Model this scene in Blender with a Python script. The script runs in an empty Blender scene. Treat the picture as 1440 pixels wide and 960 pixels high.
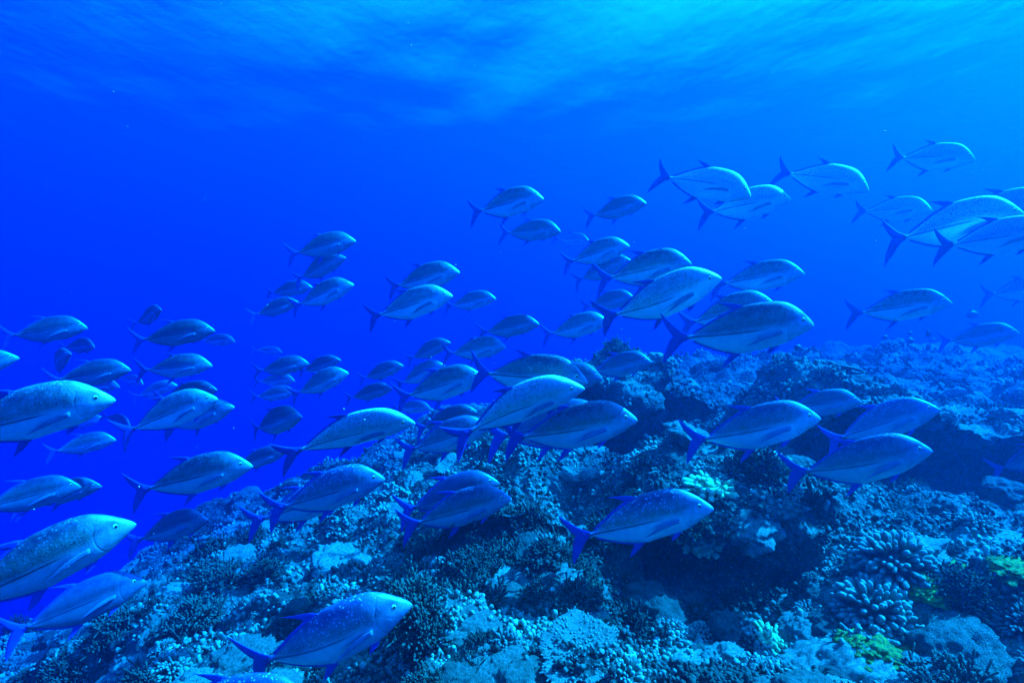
import bpy, bmesh, math, random
import numpy as np
from mathutils import Vector, Matrix
from mathutils.bvhtree import BVHTree

random.seed(7)
rng = np.random.default_rng(7)
S = bpy.context.scene
COL = S.collection

# ------------------------------------------------------------------ camera, sky, sun, exposure
FPX = 800.0                      # focal length in photo pixels (photo is 1440 wide)
PITCH = math.atan(60.0 / FPX)    # camera looks slightly down
cam_data = bpy.data.cameras.new('camera')
cam_data.sensor_width = 36.0
cam_data.lens = FPX / 1440.0 * 36.0
cam_data.clip_start = 0.05
cam_data.clip_end = 500.0
cam = bpy.data.objects.new('camera', cam_data)
COL.objects.link(cam)
cam.location = (0, 0, 0)
cam.rotation_euler = (math.pi / 2 - PITCH, 0, 0)
S.camera = cam

SUN = Vector((0.68, 0.18, 0.71)).normalized()
world = bpy.data.worlds.new('World')
S.world = world
world.use_nodes = True
wn = world.node_tree
sky = wn.nodes.new('ShaderNodeTexSky')
sky.sky_type = 'NISHITA'
sky.sun_disc = False
sky.sun_elevation = math.asin(SUN.z)
sky.sun_rotation = math.atan2(SUN.x, SUN.y)
bg = wn.nodes['Background']
bg.inputs['Strength'].default_value = 0.12
wn.links.new(sky.outputs[0], bg.inputs['Color'])

sun_data = bpy.data.lights.new('sun', 'SUN')
sun_data.energy = 5.0
sun_data.angle = math.radians(0.5)
sun_data.color = (1.0, 0.97, 0.92)
sun = bpy.data.objects.new('sun', sun_data)
COL.objects.link(sun)
sun.location = (10, 0, 20)
sun.rotation_euler = (-SUN).to_track_quat('-Z', 'Y').to_euler()

S.view_settings.view_transform = 'Standard'
S.view_settings.look = 'None'
S.view_settings.gamma = 1.0
S.view_settings.use_curve_mapping = False
S.view_settings.exposure = 3.65
S.cycles.use_denoising = True
S.cycles.max_bounces = 8
S.cycles.diffuse_bounces = 2
S.cycles.glossy_bounces = 2
S.cycles.transparent_max_bounces = 12
S.cycles.volume_bounces = 2
S.cycles.sample_clamp_indirect = 3.0

# ------------------------------------------------------------------ helpers
def tag(o, label=None, cat=None, group=None, kind=None):
    if label: o['label'] = label
    if cat: o['category'] = cat
    if group: o['group'] = group
    if kind: o['kind'] = kind
    return o

def mesh_from(name, V, F, mats, smooth=True, mat_idx=None):
    me = bpy.data.meshes.new(name)
    V = np.asarray(V, dtype=np.float32)
    if isinstance(F, np.ndarray):
        k = F.shape[1]
        me.vertices.add(len(V)); me.vertices.foreach_set('co', V.ravel())
        me.loops.add(F.size); me.loops.foreach_set('vertex_index', F.astype(np.int32).ravel())
        me.polygons.add(len(F)); me.polygons.foreach_set('loop_start', np.arange(0, F.size, k, dtype=np.int32))
        me.update(calc_edges=True)
    else:
        me.from_pydata([tuple(v) for v in V], [], F)
    me.validate()
    for m in (mats if isinstance(mats, (list, tuple)) else [mats]):
        me.materials.append(m)
    if smooth:
        me.polygons.foreach_set('use_smooth', np.ones(len(me.polygons), dtype=bool))
    return me

def obj(name, me, parent=None):
    o = bpy.data.objects.new(name, me)
    COL.objects.link(o)
    if parent: o.parent = parent
    return o

def empty(name, loc=(0, 0, 0)):
    o = bpy.data.objects.new(name, None)
    o.empty_display_size = 0.1
    COL.objects.link(o)
    o.location = loc
    return o

def copy_tree(o, parent=None):
    c = o.copy(); COL.objects.link(c)
    if parent is not None: c.parent = parent
    for ch in list(o.children):
        copy_tree(ch, c)
    return c

def ss(a, b, x):
    t = np.clip((x - a) / (b - a), 0, 1)
    return t * t * (3 - 2 * t)

def _hash(ix, iy, iz, seed):
    h = (ix.astype(np.int64) * 374761393 + iy.astype(np.int64) * 668265263 + iz.astype(np.int64) * 2147483647 + seed * 974711) & 0xFFFFFFFF
    h = ((h ^ (h >> 13)) * 1274126177) & 0xFFFFFFFF
    h = ((h ^ (h >> 16)) * 2246822519) & 0xFFFFFFFF
    return ((h ^ (h >> 15)) & 0xFFFFFF) / float(0xFFFFFF)

def vnoise(x, y, z=None, seed=0):
    """value noise, -1..1"""
    x = np.asarray(x, float); y = np.asarray(y, float)
    z = np.zeros_like(x) if z is None else np.asarray(z, float)
    ix, iy, iz = np.floor(x), np.floor(y), np.floor(z)
    fx, fy, fz = x - ix, y - iy, z - iz
    fx, fy, fz = [t * t * t * (t * (t * 6 - 15) + 10) for t in (fx, fy, fz)]
    r = 0
    for dx in (0, 1):
        for dy in (0, 1):
            for dz in (0, 1):
                w = (fx if dx else 1 - fx) * (fy if dy else 1 - fy) * (fz if dz else 1 - fz)
                r = r + w * _hash(ix + dx, iy + dy, iz + dz, seed)
    return r * 2 - 1

def fbm(x, y, z=None, oct=4, seed=0, gain=0.5):
    a, s, f = 1.0, 0, 1.0
    for i in range(oct):
        s = s + a * vnoise(x * f, y * f, None if z is None else z * f, seed + i * 17)
        a *= gain; f *= 2.03
    return s

def worley(x, y, z=None, seed=0):
    """distance to the nearest feature point (F1), and the cell's random value"""
    x = np.asarray(x, float); y = np.asarray(y, float)
    three = z is not None
    z = np.zeros_like(x) if z is None else np.asarray(z, float)
    ix, iy, iz = np.floor(x), np.floor(y), np.floor(z)
    best = np.full(x.shape, 9.0); rv = np.zeros(x.shape)
    for dx in (-1, 0, 1):
        for dy in (-1, 0, 1):
            for dz in ((-1, 0, 1) if three else (0,)):
                cx, cy, cz = ix + dx, iy + dy, iz + dz
                px = cx + _hash(cx, cy, cz, seed + 1)
                py = cy + _hash(cx, cy, cz, seed + 2)
                pz = (cz + _hash(cx, cy, cz, seed + 3)) if three else 0
                d = np.sqrt((px - x) ** 2 + (py - y) ** 2 + ((pz - z) ** 2 if three else 0))
                m = d < best
                best = np.where(m, d, best)
                rv = np.where(m, _hash(cx, cy, cz, seed + 4), rv)
    return best, rv

def ray(px, py):
    """direction through a photo pixel, of unit depth along the camera axis"""
    cx, cy = (px - 720) / FPX, -(py - 480) / FPX
    v = Vector((cx, 1.0, cy))
    c, s = math.cos(PITCH), math.sin(PITCH)
    return Vector((v.x, v.y * c + v.z * s, v.z * c - v.y * s))

# ------------------------------------------------------------------ materials
class NT:
    def __init__(self, name):
        self.m = bpy.data.materials.new(name)
        self.m.use_nodes = True
        self.t = self.m.node_tree
        self.t.nodes.clear()
        self.out = self.t.nodes.new('ShaderNodeOutputMaterial')
    def n(self, typ, **kw):
        nd = self.t.nodes.new(typ)
        for k, v in kw.items():
            setattr(nd, k, v)
        return nd
    def link(self, a, b): self.t.links.new(a, b)
    def setin(self, nd, i, v):
        if hasattr(v, 'is_linked') or isinstance(v, bpy.types.NodeSocket):
            self.link(v, nd.inputs[i])
        else:
            nd.inputs[i].default_value = v
    def math(self, op, a, b=0.0, c=None, clamp=False):
        nd = self.n('ShaderNodeMath', operation=op); nd.use_clamp = clamp
        self.setin(nd, 0, a); self.setin(nd, 1, b)
        if c is not None: self.setin(nd, 2, c)
        return nd.outputs[0]
    def smooth(self, x, a, b, lo=0.0, hi=1.0):
        nd = self.n('ShaderNodeMapRange', interpolation_type='SMOOTHSTEP')
        self.setin(nd, 0, x)
        nd.inputs[1].default_value = a; nd.inputs[2].default_value = b
        nd.inputs[3].default_value = lo; nd.inputs[4].default_value = hi
        return nd.outputs[0]
    def mix(self, fac, a, b, blend='MIX'):
        nd = self.n('ShaderNodeMix', data_type='RGBA', blend_type=blend)
        self.setin(nd, 0, fac)
        for i, v in ((6, a), (7, b)):
            if isinstance(v, tuple): v = (*v[:3], 1.0)
            self.setin(nd, i, v)
        return nd.outputs[2]
    def noise(self, vec, scale, detail=3.0, rough=0.5):
        nd = self.n('ShaderNodeTexNoise')
        self.link(vec, nd.inputs['Vector'])
        nd.inputs['Scale'].default_value = scale
        nd.inputs['Detail'].default_value = detail
        nd.inputs['Roughness'].default_value = rough
        return nd.outputs[0]
    def voro(self, vec, scale, feature='F1'):
        nd = self.n('ShaderNodeTexVoronoi', feature=feature)
        self.link(vec, nd.inputs['Vector'])
        nd.inputs['Scale'].default_value = scale
        return nd
    def bump(self, h, strength=0.4, dist=0.01, normal=None):
        nd = self.n('ShaderNodeBump')
        self.link(h, nd.inputs['Height'])
        nd.inputs['Strength'].default_value = strength
        nd.inputs['Distance'].default_value = dist
        if normal is not None: self.link(normal, nd.inputs['Normal'])
        return nd.outputs[0]
    def principled(self, color, rough=0.6, metal=0.0, spec=0.5, normal=None):
        p = self.n('ShaderNodeBsdfPrincipled')
        if isinstance(color, tuple): color = (*color[:3], 1.0)
        self.setin(p, 'Base Color', color)
        self.setin(p, 'Roughness', rough)
        self.setin(p, 'Metallic', metal)
        self.setin(p, 'Specular IOR Level', spec)
        if normal is not None: self.link(normal, p.inputs['Normal'])
        self.link(p.outputs[0], self.out.inputs['Surface'])
        return p

def mat_fish_body():
    k = NT('fish_skin')
    tc = k.n('ShaderNodeTexCoord'); vec = tc.outputs['Object']
    sp = k.n('ShaderNodeSeparateXYZ'); k.link(vec, sp.inputs[0])
    x, y, z = sp.outputs
    info = k.n('ShaderNodeObjectInfo')
    ic = k.n('ShaderNodeSeparateColor'); k.link(info.outputs['Color'], ic.inputs[0])
    rnd = info.outputs['Random']
    h = k.math('SUBTRACT', z, k.math('MULTIPLY', x, 0.075))            # height over the lateral line
    wob = k.math('MULTIPLY', k.math('SUBTRACT', k.noise(vec, 9.0, 2.0), 0.5), 0.05)
    hw = k.math('ADD', h, wob)
    back = k.smooth(hw, -0.035, 0.05)
    top = k.smooth(h, 0.07, 0.16)
    belly = (0.70, 0.80, 0.68); flank = (0.16, 0.24, 0.155); ridge = (0.014, 0.030, 0.055)
    c = k.mix(back, belly, flank)
    c = k.mix(top, c, ridge)
    # head slightly clearer than the flank
    c = k.mix(k.math('MULTIPLY', k.smooth(x, 0.74, 0.82), 0.45), c, (0.16, 0.23, 0.27))
    # mottling
    mott = k.noise(vec, 22.0, 3.0, 0.6)
    c = k.mix(k.smooth(mott, 0.35, 0.75, 0.0, 0.35), c, (0.30, 0.38, 0.40))
    # dark speckles and pale speckles on the upper half
    zone = k.math('MULTIPLY', k.smooth(hw, -0.015, 0.03), k.smooth(x, 0.90, 0.70))
    v1 = k.voro(vec, 58.0)
    d1 = k.math('MULTIPLY', k.smooth(v1.outputs['Distance'], 0.42, 0.22), zone)
    c = k.mix(k.math('MULTIPLY', d1, 0.78), c, (0.025, 0.05, 0.07))
    v2 = k.voro(vec, 46.0)
    sc = k.n('ShaderNodeSeparateColor'); k.link(v2.outputs['Color'], sc.inputs[0])
    d2 = k.math('MULTIPLY', k.smooth(v2.outputs['Distance'], 0.34, 0.18), k.math('GREATER_THAN', sc.outputs[0], 0.30))
    d2 = k.math('MULTIPLY', d2, zone)
    c = k.mix(k.math('MULTIPLY', d2, ic.outputs[1]), c, (0.55, 0.70, 0.75))
    # lateral line: dark scutes along the rear half, thin pale edge above
    line = k.math('MULTIPLY', k.smooth(k.math('ABSOLUTE', h), 0.0085, 0.004), k.smooth(x, 0.62, 0.50))
    c = k.mix(k.math('MULTIPLY', line, 0.85), c, (0.02, 0.035, 0.05))
    pale = k.math('MULTIPLY', k.smooth(k.math('ABSOLUTE', k.math('SUBTRACT', h, 0.014)), 0.009, 0.003), k.smooth(x, 0.66, 0.45))
    c = k.mix(k.math('MULTIPLY', pale, 0.35), c, (0.5, 0.6, 0.6))
    # gill cover edge: arc behind the eye
    gx = k.math('SUBTRACT', x, 0.93); gz = k.math('SUBTRACT', z, 0.02)
    gr = k.math('SQRT', k.math('ADD', k.math('MULTIPLY', gx, gx), k.math('MULTIPLY', k.math('MULTIPLY', gz, gz), 0.8)))
    garc = k.math('MULTIPLY', k.smooth(k.math('ABSOLUTE', k.math('SUBTRACT', gr, 0.168)), 0.011, 0.001), k.smooth(x, 0.84, 0.80))
    c = k.mix(k.math('MULTIPLY', garc, 0.16), c, (0.06, 0.10, 0.13))
    # cheek: broken silvery patches and the jaw bone
    ck = k.math('MULTIPLY', k.smooth(k.noise(vec, 34.0, 4.0, 0.7), 0.48, 0.62), k.math('MULTIPLY', k.smooth(x, 0.72, 0.80), k.smooth(h, 0.06, -0.02)))
    c = k.mix(k.math('MULTIPLY', ck, 0.45), c, (0.75, 0.82, 0.84))
    c = k.mix(k.math('MULTIPLY', k.smooth(k.noise(vec, 26.0, 4.0, 0.7), 0.5, 0.66), k.math('MULTIPLY', k.smooth(x, 0.72, 0.80), 0.35)), c, (0.07, 0.11, 0.14))
    # mouth slit
    mz = k.math('ADD', z, k.math('ADD', 0.008, k.math('MULTIPLY', k.math('SUBTRACT', 1.0, x), 0.38)))
    mouth = k.math('MULTIPLY', k.smooth(k.math('ABSOLUTE', mz), 0.008, 0.002), k.smooth(x, 0.915, 0.93))
    c = k.mix(k.math('MULTIPLY', mouth, 0.8), c, (0.02, 0.03, 0.04))
    line_ = line
    # individual tone: fish that catch the light are painted paler all over
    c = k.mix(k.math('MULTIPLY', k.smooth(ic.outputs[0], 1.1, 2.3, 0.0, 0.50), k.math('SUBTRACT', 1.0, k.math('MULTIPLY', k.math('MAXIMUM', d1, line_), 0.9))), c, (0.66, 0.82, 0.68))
    c = k.mix(ic.outputs[2], c, (0.03, 0.09, 0.26))
    hsv = k.n('ShaderNodeHueSaturation')
    k.link(c, hsv.inputs['Color'])
    k.link(k.math('MINIMUM', k.math('MULTIPLY_ADD', rnd, 0.15, ic.outputs[0]), 1.1), hsv.inputs['Value'])  # dim and distant fish painted darker, plus a little random variation
    scale_v = k.voro(vec, 110.0)
    hgt = k.math('ADD', k.math('MULTIPLY', scale_v.outputs['Distance'], 0.35), k.math('MULTIPLY', garc, -0.5))
    hgt = k.math('ADD', hgt, k.math('MULTIPLY', mouth, -1.0))
    nrm = k.bump(hgt, 0.35, 0.006)
    dull = k.smooth(h, 0.03, 0.13)
    k.principled(hsv.outputs[0], k.math('MULTIPLY_ADD', dull, 0.22, k.smooth(mott, 0.3, 0.7, 0.30, 0.44)), k.math('MULTIPLY', k.smooth(hw, 0.05, -0.05, 0.45, 0.30), k.math('SUBTRACT', 1.0, dull)), 0.4, nrm)
    return k.m

def mat_fin(name, col, col2, rough=0.45):
    k = NT(name)
    tc = k.n('ShaderNodeTexCoord'); vec = tc.outputs['Object']
    w = k.n('ShaderNodeTexWave'); w.bands_direction = 'Z'
    k.link(vec, w.inputs['Vector']); w.inputs['Scale'].default_value = 26.0
    w.inputs['Distortion'].default_value = 1.5
    c = k.mix(k.math('MULTIPLY', w.outputs[1], 0.5), col, col2)
    c = k.mix(k.smooth(k.noise(vec, 14.0), 0.4, 0.7, 0, 0.4), c, col2)
    p = k.principled(c, rough, 0.0, 0.15, k.bump(w.outputs[1], 0.3, 0.004))
    return k.m

def mat_simple(name, col, rough=0.5, spec=0.5, metal=0.0, nscale=30.0, var=0.3):
    k = NT(name)
    tc = k.n('ShaderNodeTexCoord'); vec = tc.outputs['Object']
    c = k.mix(k.smooth(k.noise(vec, nscale), 0.35, 0.65, 0, 1), col, tuple(v * (1 - var) for v in col))
    k.principled(c, rough, metal, spec)
    return k.m

def mat_coral(name, dark, light, tipcol, scale=1.0, bump=0.5, vs=40.0, rough=0.8):
    """noise-mottled coral skin with polyp bumps; attribute 'tip' lightens living branch tips"""
    k = NT(name)
    tc = k.n('ShaderNodeTexCoord'); vec = tc.outputs['Object']
    info = k.n('ShaderNodeObjectInfo')
    off = k.n('ShaderNodeVectorMath', operation='ADD')
    k.link(vec, off.inputs[0]); k.link(info.outputs['Location'], off.inputs[1])
    v = off.outputs[0]
    n1 = k.noise(v, 7.0 * scale, 4.0, 0.6)
    c = k.mix(k.smooth(n1, 0.33, 0.66), dark, light)
    at = k.n('ShaderNodeAttribute'); at.attribute_name = 'tip'
    c = k.mix(at.outputs['Fac'], c, tipcol)
    n2 = k.noise(v, 30.0 * scale, 3.0, 0.6)
    c = k.mix(k.smooth(n2, 0.40, 0.72, 0, 0.5), c, tuple(a * 0.45 for a in dark))
    hsv = k.n('ShaderNodeHueSaturation'); k.link(c, hsv.inputs['Color'])
    k.link(k.math('MULTIPLY_ADD', info.outputs['Random'], 0.7, 0.65), hsv.inputs['Value'])
    vo = k.voro(vec, vs)
    hgt = k.math('ADD', k.math('MULTIPLY', vo.outputs['Distance'], -0.7), n2)
    k.principled(hsv.outputs[0], rough, 0.0, 0.25, k.bump(hgt, bump, 0.02))
    return k.m

def mat_reef():
    k = NT('reef_rock')
    geo = k.n('ShaderNodeNewGeometry'); pos = geo.outputs['Position']
    n_big = k.noise(pos, 0.9, 4.0, 0.6)
    n_mid = k.noise(pos, 4.5, 5.0, 0.65)
    n_fin = k.noise(pos, 22.0, 4.0, 0.7)
    vo = k.voro(pos, 13.0); vo2 = k.voro(pos, 34.0)
    c = k.mix(k.smooth(n_mid, 0.38, 0.62), (0.008, 0.013, 0.007), (0.059, 0.083, 0.048))
    c = k.mix(k.smooth(n_big, 0.46, 0.62, 0, 0.75), c, (0.126, 0.162, 0.098))
    c = k.mix(k.smooth(n_fin, 0.50, 0.68, 0, 0.75), c, (0.021, 0.032, 0.019))
    c = k.mix(k.smooth(vo2.outputs['Distance'], 0.30, 0.12, 0, 0.55), c, (0.238, 0.295, 0.178))
    hgt = k.math('ADD', k.math('MULTIPLY', vo.outputs['Distance'], -1.0), k.math('MULTIPLY', vo2.outputs['Distance'], -0.5))
    hgt = k.math('ADD', hgt, n_fin)
    k.principled(c, 0.85, 0.0, 0.2, k.bump(hgt, 0.9, 0.05))
    return k.m

def mat_cover():
    k = NT('reef_cover_skin')
    geo = k.n('ShaderNodeNewGeometry'); pos = geo.outputs['Position']
    at = k.n('ShaderNodeAttribute'); at.attribute_name = 'tip'
    tn = k.n('ShaderNodeAttribute'); tn.attribute_name = 'tone'
    c = k.mix(k.smooth(tn.outputs['Fac'], 0.1, 0.9), (0.016, 0.026, 0.011), (0.200, 0.250, 0.150))
    c = k.mix(k.smooth(k.noise(pos, 30.0, 3.0, 0.6), 0.4, 0.7, 0, 0.6), c, (0.030, 0.040, 0.024))
    c = k.mix(k.math('MULTIPLY', at.outputs['Fac'], 0.6), c, (0.400, 0.480, 0.299))
    hgt = k.noise(pos, 90.0, 3.0, 0.6)
    k.principled(c, 0.85, 0.0, 0.2, k.bump(hgt, 0.5, 0.01))
    return k.m

def mat_water_surface():
    k = NT('rippled_water_surface')
    geo = k.n('ShaderNodeNewGeometry'); pos = geo.outputs['Position']
    mp = k.n('ShaderNodeMapping'); k.link(pos, mp.inputs[0])
    mp.inputs['Rotation'].default_value = (0, 0, math.radians(35))
    mp.inputs['Scale'].default_value = (1.0, 0.62, 1.0)
    n1 = k.noise(mp.outputs[0], 0.30, 4.0, 0.55)
    n2 = k.noise(mp.outputs[0], 2.6, 4.0, 0.6)
    hgt = k.math('ADD', k.math('MULTIPLY', n1, 1.0), k.math('MULTIPLY', n2, 0.10))
    nrm = k.bump(hgt, 0.5, 0.30)
    lw = k.n('ShaderNodeLayerWeight'); lw.inputs['Blend'].default_value = 0.5
    k.link(nrm, lw.inputs['Normal'])
    f = k.smooth(lw.outputs['Facing'], 0.25, 0.77)        # 1 = mirror (total reflection), 0 = clear
    f = k.math('MINIMUM', f, 0.97)
    tr = k.n('ShaderNodeBsdfTransparent'); tr.inputs[0].default_value = (0.95, 0.97, 0.98, 1)
    gl = k.n('ShaderNodeBsdfGlossy'); gl.inputs['Roughness'].default_value = 0.12
    gl.inputs[0].default_value = (0.95, 0.97, 1.0, 1)
    k.link(nrm, gl.inputs['Normal'])
    mx = k.n('ShaderNodeMixShader')
    k.link(f, mx.inputs[0]); k.link(tr.outputs[0], mx.inputs[1]); k.link(gl.outputs[0], mx.inputs[2])
    k.link(mx.outputs[0], k.out.inputs['Surface'])
    return k.m

def mat_haze():
    k = NT('sea_water_haze')
    p = k.n('ShaderNodeVolumePrincipled')
    p.inputs['Density'].default_value = 0.45
    p.inputs['Color'].default_value = (0.0, 0.0178, 0.035, 1)
    p.inputs['Absorption Color'].default_value = (0.0, 0.58, 0.974, 1)
    p.inputs['Anisotropy'].default_value = 0.72
    k.link(p.outputs[0], k.out.inputs['Volume'])
    return k.m

# ------------------------------------------------------------------ sea: the body of water and its surface
WATER_H = 5.6
ROOM = 110.0
def build_water():
    n = 260
    u = np.linspace(-1, 1, n)
    g = np.sign(u) * np.abs(u) ** 1.8 * (ROOM - 1.5)          # finer near the camera
    X, Y = np.meshgrid(g, g + 0.0)
    c, s = math.cos(0.6), math.sin(0.6)
    U, W = X * c + Y * s, -X * s + Y * c
    Z = WATER_H + 0.16 * fbm(U * 0.28, W * 0.14, oct=3, seed=5) + 0.05 * fbm(U * 0.9, W * 0.5, oct=2, seed=9)
    V = np.stack([X, Y, Z], -1).reshape(-1, 3)
    i = np.arange(n * n).reshape(n, n)
    F = np.stack([i[:-1, :-1], i[1:, :-1], i[1:, 1:], i[:-1, 1:]], -1).reshape(-1, 4)
    o = obj('water_surface', mesh_from('water_surface', V, F, mat_water_surface()))
    tag(o, kind='structure')
    b = 25.0
    V = [(sx * ROOM, sy * ROOM, z) for z in (-b, WATER_H + 1.0) for sx, sy in ((-1, -1), (1, -1), (1, 1), (-1, 1))]
    F = [(3, 2, 1, 0), (4, 5, 6, 7), (0, 1, 5, 4), (1, 2, 6, 5), (2, 3, 7, 6), (3, 0, 4, 7)]
    o = obj('haze', mesh_from('haze', V, F, mat_haze(), smooth=False))
    tag(o, kind='stuff')
build_water()

# ------------------------------------------------------------------ reef terrain
def reef_point(x, y):
    """terrain position for ground coordinates (arrays): base slope, drop-offs, ledges with overhangs, lumps"""
    x0, y0 = x, y
    z = np.full_like(x, -1.55)
    sl = -(np.log1p(np.exp(-(x + 0.4) * 2.2)) / 2.2)
    z = z + 0.42 * sl                                       # falls away to one side
    z = z + 0.075 * np.clip(x, 0, 6) * ss(0.5, 3.0, y)        # rises to the other
    z = z + 0.20 * ss(5.0, 8.5, y) * ss(-0.5, 3.0, x)
    z = z - 0.12 * ss(4.8, 6.5, y) * ss(2.0, 0.5, x)
    edge = 8.8 + 0.9 * ss(-3, 3, x) + 1.5 * ss(3, 8, x) + 0.6 * vnoise(x * 0.5, y * 0.3, seed=3)
    over = np.clip(y - edge, 0, None)
    z = z - 0.42 * over ** 1.15 - 0.25 * np.clip(-x - 5, 0, None)
    z = np.maximum(z, -19 + 0.6 * vnoise(x * 0.2, y * 0.2, seed=8))
    # lumps at several sizes
    rr = np.hypot(x, y)
    z = z + 0.20 * fbm(x * 0.75 + 3, y * 0.75, oct=3, seed=21)
    w, rv = worley(x * 1.25, y * 1.25, seed=31)
    z = z + 0.26 * (0.55 - w) * (0.4 + rv)
    w, rv = worley(x * 3.3, y * 3.3, seed=41)
    z = z + 0.13 * np.clip(0.62 - w, -0.2, 1) * (0.3 + rv)
    near = ss(14, 6, rr)
    w, rv = worley(x * 8.5, y * 8.5, seed=51)
    z = z + near * 0.050 * np.clip(0.6 - w, -0.2, 1) * (0.3 + rv)
    w, rv = worley(x * 20, y * 20, seed=61)
    z = z + near * 0.020 * np.clip(0.6 - w, -0.2, 1) * (0.3 + rv)
    # ledges: (x range, line y, height, overhang)
    for xa, xb, yc, hh, ov, dip in LEDGES:
        win = ss(xa - 0.35, xa + 0.25, x) * ss(xb + 0.35, xb - 0.25, x)
        yl = yc + 0.16 * vnoise(x * 2.1, x * 0 + yc, seed=71) + 0.08 * vnoise(x * 6, x * 0 + yc, seed=72)
        d = y - yl
        z = z + hh * win * ss(-0.05, 0.10, d) * ss(2.0, 0.9, d)
        z = z - dip * win * ss(-0.9, -0.15, d) * ss(0.10, -0.02, d)
        lip = ss(0.02, 0.12, d) * ss(0.9, 0.15, d)
        y0 = y0 - ov * win * lip
    return x0, y0, z

# x from, x to, line y, height, overhang, dip in front
LEDGES = [(0.75, 1.75, 3.25, 0.33, 0.42, 0.20),
          (2.30, 4.40, 4.55, 0.42, 0.50, 0.24),
          (-0.45, 0.30, 3.55, 0.16, 0.18, 0.12),
          (0.30, 2.2, 6.3, 0.22, 0.25, 0.12)]

M_REEF = mat_reef()
def build_reef():
    na, nr = 760, 640
    a = np.radians(np.linspace(-82, 82, na))
    # distances: dense from 1.5 to 9 m
    t = np.linspace(0, 1, nr)
    r = 0.7 * (14.0 / 0.7) ** np.clip(t / 0.92, 0, 1)
    far = t > 0.92
    r[far] = 14.0 + (ROOM - 3 - 14.0) * ((t[far] - 0.92) / 0.08) ** 1.5
    A, R = np.meshgrid(a, r)
    X, Y, Z = reef_point(R * np.sin(A), R * np.cos(A) )
    V = np.stack([X, Y, Z], -1).reshape(-1, 3)
    i = np.arange(na * nr).reshape(nr, na)
    F = np.stack([i[:-1, :-1], i[:-1, 1:], i[1:, 1:], i[1:, :-1]], -1).reshape(-1, 4)
    o = obj('reef_ground', mesh_from('reef_ground', V, F, M_REEF))
    tag(o, kind='structure')
    # coarse ground behind and below the camera so that the sheet closes round it
    n = 90
    g = np.linspace(-ROOM + 2, ROOM - 2, n)
    X, Y = np.meshgrid(g, g)
    _, _, Z = reef_point(X, Y)
    Z = Z - 0.7 - 1.2 * ss(-2.0, 3.0, Y)
    V2 = np.stack([X, Y, Z], -1).reshape(-1, 3)
    i2 = np.arange(n * n).reshape(n, n)
    F2 = np.stack([i2[:-1, :-1], i2[:-1, 1:], i2[1:, 1:], i2[1:, :-1]], -1).reshape(-1, 4)
    o2 = obj('seabed', mesh_from('seabed', V2, F2, M_REEF))
    tag(o2, kind='structure')
    tri = np.concatenate([F[:, :3], F[:, [0, 2, 3]]])
    return BVHTree.FromPolygons([tuple(v) for v in V.tolist()], tri.tolist())
REEF = build_reef()

# ------------------------------------------------------------------ the fish: built once, in units of body length (0 = tail root, 1 = snout)
M_SKIN = mat_fish_body()
M_FIN = mat_fin('blue_fin', (0.010, 0.036, 0.25), (0.022, 0.095, 0.42), 0.6)
M_PEC = mat_fin('pectoral_fin_skin', (0.10, 0.17, 0.22), (0.22, 0.31, 0.35))
M_IRIS = mat_simple('fish_iris', (0.72, 0.70, 0.34), 0.3, 0.5, 0.0, 60.0)
M_PUPIL = mat_simple('fish_pupil', (0.004, 0.005, 0.008), 0.08, 0.9, 0.0)

_A = math.atan2(418 - 235, 1350 - 320)
def trace(pts):
    """outline traced in pixels of one fish -> body units, axis levelled"""
    out = []
    L = math.hypot(1350 - 320, 418 - 235)
    for px, py in pts:
        dx, dz = px - 320, 418 - py
        out.append((( dx * math.cos(_A) + dz * math.sin(_A)) / L, (-dx * math.sin(_A) + dz * math.cos(_A)) / L))
    return np.array(out)

def curve(pts, n):
    """smooth polyline through points, n samples by arc length (Catmull-Rom)"""
    P = np.asarray(pts, float)
    Q = np.vstack([2 * P[0] - P[1], P, 2 * P[-1] - P[-2]])
    o = []
    for i in range(1, len(Q) - 2):
        for t in np.linspace(0, 1, 12, endpoint=False):
            p0, p1, p2, p3 = Q[i - 1], Q[i], Q[i + 1], Q[i + 2]
            o.append(0.5 * ((2 * p1) + (-p0 + p2) * t + (2 * p0 - 5 * p1 + 4 * p2 - p3) * t * t + (-p0 + 3 * p1 - 3 * p2 + p3) * t ** 3))
    o.append(P[-1]); o = np.array(o)
    s = np.r_[0, np.cumsum(np.hypot(*np.diff(o, axis=0).T))]
    q = np.linspace(0, s[-1], n)
    return np.stack([np.interp(q, s, o[:, 0]), np.interp(q, s, o[:, 1])], -1)

UP = trace([(318, 406), (350, 394), (390, 362), (450, 312), (540, 237), (640, 166), (740, 107), (800, 85), (900, 62), (1000, 50), (1080, 54), (1150, 77), (1220, 115), (1290, 167), (1335, 207), (1350, 234)])
LO = trace([(318, 430), (370, 443), (440, 462), (540, 485), (640, 498), (780, 502), (870, 474), (960, 449), (1060, 418), (1150, 378), (1240, 320), (1300, 281), (1338, 254), (1349, 238)])
UPC, LOC = curve(UP, 160), curve(LO, 160)
def z_up(x): return np.interp(x, UPC[:, 0], UPC[:, 1])
def z_lo(x): return np.interp(x, LOC[:, 0], LOC[:, 1])
WX = [-0.01, 0.0, 0.08, 0.2, 0.35, 0.5, 0.62, 0.74, 0.84, 0.92, 0.97, 1.0]
WY = [0.018, 0.018, 0.018, 0.036, 0.055, 0.068, 0.075, 0.075, 0.061, 0.041, 0.023, 0.006]
def half_w(x): return np.interp(x, WX, WY)

def bend(V, b):
    """sweep of the tail: sideways curve growing towards the tail"""
    V = np.array(V, float)
    t = np.clip(0.62 - V[:, 0], 0, None)
    V[:, 1] += b * t ** 2
    h = np.clip(V[:, 0] - 0.62, 0, None)
    V[:, 1] += b * 0.35 * h ** 2
    return V

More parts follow.
